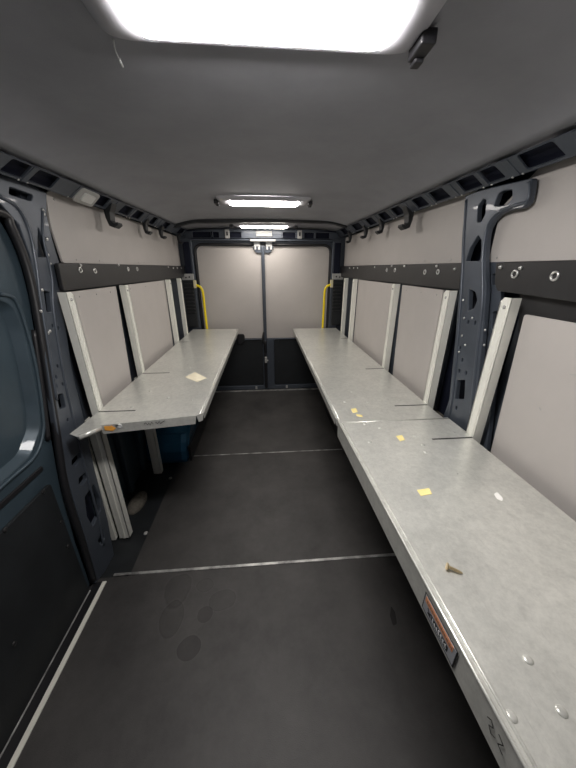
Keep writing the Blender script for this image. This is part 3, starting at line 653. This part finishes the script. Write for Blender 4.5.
# cross brackets under the decks
for par, s, ys, z, xi in ((SL, -1, (1.79, 2.62), ZL, .31), (SR, 1, (1.235, 1.795, 2.66), ZR, .315), (SN, 1, (0.905, 0.30, -0.30), ZN, .35)):
    for y in ys:
        bm = nb(); box(bm, s * xi, s * 0.79, y + .01, y + .035, z - .033, z - .0035); obj('cross_bracket', bm, galv_up, par)

# ================================================================ CEILING LAMPS
def lamp(y, z, lab, clips, dm, name='ceiling_light'):
    t = thing(name, lab, 'ceiling light', (0.012, y, z), 'ceiling lamps')
    def fr(a, b, r): return rounded([(0.012 - a, y - b), (0.012 + a, y - b), (0.012 + a, y + b), (0.012 - a, y + b)], r, 6)
    o = fr(.290, .092, .040); i = fr(.218, .054, .024)
    bm = nb()
    lv = [(o, z + .024), (fr(.282, .086, .036), z + .012), (fr(.256, .070, .030), z + .002), (i, z + .006)]
    rings = [[bm.verts.new((p[0], p[1], zz)) for p in q] for q, zz in lv]
    for a, b in zip(rings, rings[1:]):
        for k in range(len(a)): bm.faces.new((a[k], a[(k + 1) % len(a)], b[(k + 1) % len(a)], b[k]))
    obj('housing', bm, house_m, t, smooth=True)
    bm = nb(); lv = [(i, z + .006), (fr(.213, .050, .022), z - .004), (fr(.198, .036, .016), z - .008)]
    rings = [[bm.verts.new((p[0], p[1], zz)) for p in q] for q, zz in lv]
    for a, b in zip(rings, rings[1:]):
        for k in range(len(a)): bm.faces.new((a[k], a[(k + 1) % len(a)], b[(k + 1) % len(a)], b[k]))
    bm.faces.new(rings[-1])
    obj('diffuser', bm, dm, t, smooth=True)
    for cx, cy in clips:
        bm = nb(); box(bm, cx - .014, cx + .014, cy - .028, cy + .028, z - .006, z + .016); box(bm, cx - .006, cx + .012, cy + .01, cy + .034, z - .012, z - .002)
        obj('clip', bm, seal_m, t, bevel=0.003)
    return t
lamp(0.652, 1.772, 'nearest ceiling lamp, glowing large at the top of the picture', [(0.300, 0.70)], diff_m)
lamp(2.10, 1.772, 'middle ceiling lamp with black end clips', [(-0.280, 2.10), (0.300, 2.10)], diff_mid)
lamp(3.06, 1.755, 'small looking rear ceiling lamp above the back doors', [(0.31, 3.06), (-0.29, 3.06)], diff_far)
bm = nb(); tube(bm, smooth_path([(-0.262, 0.745, 1.787), (-0.272, 0.775, 1.787), (-0.275, 0.797, 1.785)]), 0.0014, 6); tube(bm, [(-0.275, 0.797, 1.785), (-0.277, 0.815, 1.783)], 0.0028, 6)
tag(obj('cable_end', bm, white_m, smooth=True), 'tiny white cable end beside the nearest ceiling lamp', 'cable')

# ================================================================ SMALL THINGS
# square bezel on the left roof rail
t = thing('square_cap', 'pale square plastic cap on the left roof rail', 'cap', (-0.785, 1.56, 1.69))
d = Vector((0.067, 0, 0.06)).normalized(); n = Vector((d.z, 0, -d.x)); o0 = Vector((-0.782, 1.565, 1.697)) + n * 0.006
M = Matrix(((0, d.x, n.x, o0.x), (1, 0, 0, o0.y), (0, d.z, n.z, o0.z), (0, 0, 0, 1)))
obj('frame', plate(rect(-.075, .075, -.036, .036, .018), [], M, 0.012, 0.003), cap_m, t)
obj('button', plate(rect(-.042, .042, -.020, .020, .008), [], Matrix.Translation(n * 0.008) @ M, 0.010, 0.003), cap2_m, t)
# hooks
hk = {-1: [(1.80, 'nearest'), (2.30, 'second nearest'), (2.62, 'third nearest'), (3.13, 'farthest')], 1: [(1.75, 'nearest'), (2.15, 'second nearest'), (2.48, 'third nearest'), (2.92, 'farthest')]}
for s in (-1, 1):
    for y, nm in hk[s]:
        big = 1.25 if nm == 'nearest' else 1.0
        w2 = 0.022 * big
        pr = [(0.0, 0.0), (0.030, 0.030), (0.040, 0.022), (0.024, -0.010), (0.020, -0.040), (0.030, -0.052), (0.046, -0.046), (0.048, -0.056), (0.030, -0.068), (0.010, -0.060), (0.002, -0.030)]
        bm = nb(); prism(bm, [(a * big, b * big) for a, b in pr], lambda u, v: (s * (0.812 - u), y - w2, 1.680 + v), lambda u, v: (s * (0.812 - u), y + w2, 1.680 + v))
        tag(obj('rail_hook', bm, board_m, bevel=0.002), '%s dark J-shaped hook hanging from the %s roof rail' % (nm, 'left' if s < 0 else 'right'), 'hook', 'hooks under the roof rails')

def flat(name, pts, z, m_, lab, cat, group=None, th=0.0008):
    bm = nb(); prism(bm, pts, lambda u, v: (u, v, z), lambda u, v: (u, v, z + th)); return tag(obj(name, bm, m_), lab, cat, group)
flat('paper_note', [(-0.501, 1.701), (-0.460, 1.789), (-0.364, 1.673), (-0.410, 1.610)], ZL + .0003, paper, 'cream square paper note lying on the left shelf', 'paper')
flat('adhesive_scrap', [(0.432, 0.645), (0.472, 0.650), (0.468, 0.626), (0.432, 0.621)], ZN + .0003, yel_paper, 'yellow paper scrap in the middle of the near right shelf', 'paper', 'paper scraps on the right shelves')
flat('adhesive_scrap', [(0.495, 0.937), (0.522, 0.942), (0.518, 0.907), (0.496, 0.901)], ZN + .0003, yel_paper, 'pale yellow scrap near the far end of the near right shelf', 'paper', 'paper scraps on the right shelves')
flat('adhesive_scrap', [(0.396, 1.214), (0.423, 1.222), (0.420, 1.181), (0.394, 1.173)], ZR + .0003, yel_paper, 'small yellow scrap near the front corner of the far right shelf', 'paper', 'paper scraps on the right shelves')
flat('adhesive_scrap', [(0.405, 1.162), (0.430, 1.150), (0.428, 1.131), (0.404, 1.142)], ZR + .0003, yel_paper, 'thin yellow sliver on the front edge of the far right shelf', 'paper', 'paper scraps on the right shelves')
flat('white_chip', rounded([(0.647, 0.612), (0.662, 0.619), (0.661, 0.595), (0.650, 0.584), (0.641, 0.593)], .004, 2), ZN + .0003, chip_m, 'white teardrop shaped chip on the near right shelf toward the wall', 'chip')
# screw lying on the near shelf
t = thing('loose_screw', 'brass coloured screw lying on the near right shelf', 'screw', (0.405, 0.41, ZN))
sa, sb = [(0.382, 0.406), (0.405, 0.393)]
a = Vector((sa[0], sa[1], ZN + .0075)); b = Vector((sb[0], sb[1], ZN + .004))
brass = mat('brass', (0.62, 0.5, 0.3), 0.35, 0.8)
bm = nb(); tube(bm, [a + (b - a) * k / 24 for k in range(25)], [(0.0036 if k % 2 else 0.0028) * (1 - (k / 24) ** 6 * .7) for k in range(25)], 9); obj('shank', bm, brass, t, smooth=True)
bm = nb(); dd = (b - a).normalized(); tube(bm, [a - dd * .005, a - dd * .003, a], [0.0075, 0.0075, 0.004], 12); obj('head', bm, brass, t)
# orange sticker + white dot on left shelf's folded front edge
def lip_point(t, zz, off=0.0032):
    p = Vector((-0.715, 1.130)) + (Vector((-0.325, 1.190)) - Vector((-0.715, 1.130))) * t
    nn = Vector((0.060, -0.390)).normalized() * off; return Vector((p.x + nn.x, p.y + nn.y, zz))
bm = nb(); pts = rounded([(0.045, .776), (0.125, .773), (0.155, .760), (0.12, .750), (0.045, .757)], .004, 2)
prism(bm, pts, lambda u, v: lip_point(u, v), lambda u, v: lip_point(u, v, .0042)); tag(obj('orange_sticker', bm, orange), 'orange sticker on the front edge of the left shelf', 'sticker')
bm = nb(); disc(bm, lip_point(.195, .768, .002), (0.067, -0.365, 0), 0.010, 0.003, 12, r2=.009); tag(obj('paint_dot', bm, white_m), 'round white dot beside the orange sticker', 'mark')
def stroke(bm, pts, f, wd=0.0012):
    for p, q in zip(pts, pts[1:]):
        p = Vector(p); q = Vector(q); n = (q - p).normalized(); s_ = Vector((-n.y, n.x)) * wd
        prism(bm, [tuple(p - s_), tuple(q - s_), tuple(q + s_), tuple(p + s_)], lambda u, v: f(u, v, 0), lambda u, v: f(u, v, 1))
bm = nb()
sc = [(.44, .765), (.46, .772), (.475, .760), (.49, .770), (.50, .758), (.52, .771), (.535, .762)]
stroke(bm, sc, lambda u, v, k: lip_point(u, v, .0032 + k * .0004)); stroke(bm, [(.56, .77), (.58, .762), (.60, .772), (.61, .76), (.63, .766), (.66, .772)], lambda u, v, k: lip_point(u, v, .0032 + k * .0004))
tag(obj('marker_scribble', bm, black_m), 'dark pen scribble on the front edge of the left shelf', 'scribble')
# warning label on the near right shelf's outer edge
def nlip(y, z, k=0, off=0.0034):
    x = 0.298 + (1.068 - y) / 1.508 * 0.044; return Vector((x - off - k * 0.0005, y, z))
t = thing('warning_label', 'black framed orange and grey label on the near right shelf edge', 'label', nlip(0.32, 0.73))
ya, yb, za, zb = 0.372, 0.268, 0.732, 0.779
f = lambda k0: (lambda u, v, k: nlip(u, v, k0 + k))
def lb(bm, y0, y1, z0, z1, k0): prism(bm, [(y0, z0), (y1, z0), (y1, z1), (y0, z1)], lambda u, v: nlip(u, v, k0), lambda u, v: nlip(u, v, k0 + 1))
bm = nb(); lb(bm, ya, yb, za, zb, 0); obj('border', bm, black_m, t)
bm = nb(); lb(bm, ya - .003, yb + .003, za + .003, zb - .003, 1); obj('film', bm, lab_grey, t)
bm = nb(); lb(bm, ya - .006, yb + .010, zb - .019, zb - .005, 2); obj('orange_band', bm, lab_orange, t)
bm = nb(); yy = ya - .012
while yy > yb + .014:
    wv = random.choice((.003, .004, .005)); lb(bm, yy, yy - wv, zb - .015, zb - .009, 3); yy -= wv + .0022
obj('band_lettering', bm, mat('label_shade', (0.28, .14, .09), .5), t)
bm = nb(); lb(bm, ya - .032, yb + .020, za + .009, za + .023, 2); obj('text_backing', bm, black_m, t)
bm = nb(); yy = ya - .035
while yy > yb + .026:
    hgt = random.choice((.008, .010, .006)); lb(bm, yy, yy - .0032, za + .012, za + .012 + hgt, 3); lb(bm, yy, yy - .005, za + .012, za + .0142, 3); yy -= .0068
obj('lettering', bm, white_m, t)
bm = nb(); stroke(bm, [(ya - .018, za + .024), (ya - .030, za + .013), (ya - .020, za + .013), (ya - .032, za + .024)], f(3), .001); obj('emblem', bm, black_m, t)
bm = nb()
stroke(bm, [(0.196, .765), (0.190, .772), (0.184, .765), (0.190, .757), (0.184, .750), (0.177, .756)], f(0), .0007)
stroke(bm, [(0.176, .772), (0.166, .768), (0.172, .755), (0.162, .752)], f(0), .0007)
tag(obj('marker_scribble', bm, black_m), 'dark handwritten scrawl on the near right shelf edge below the label', 'scribble')
# dark drip on the floor
st2 = [(0.522, 0.790), (0.530, 0.765), (0.519, 0.720), (0.499, 0.714), (0.501, 0.752)]
flat('floor_stain', rounded(st2, .006, 3), 0.0002, black_m, 'small dark oily drip on the floor beside the right shelf', 'stain', th=.0004)
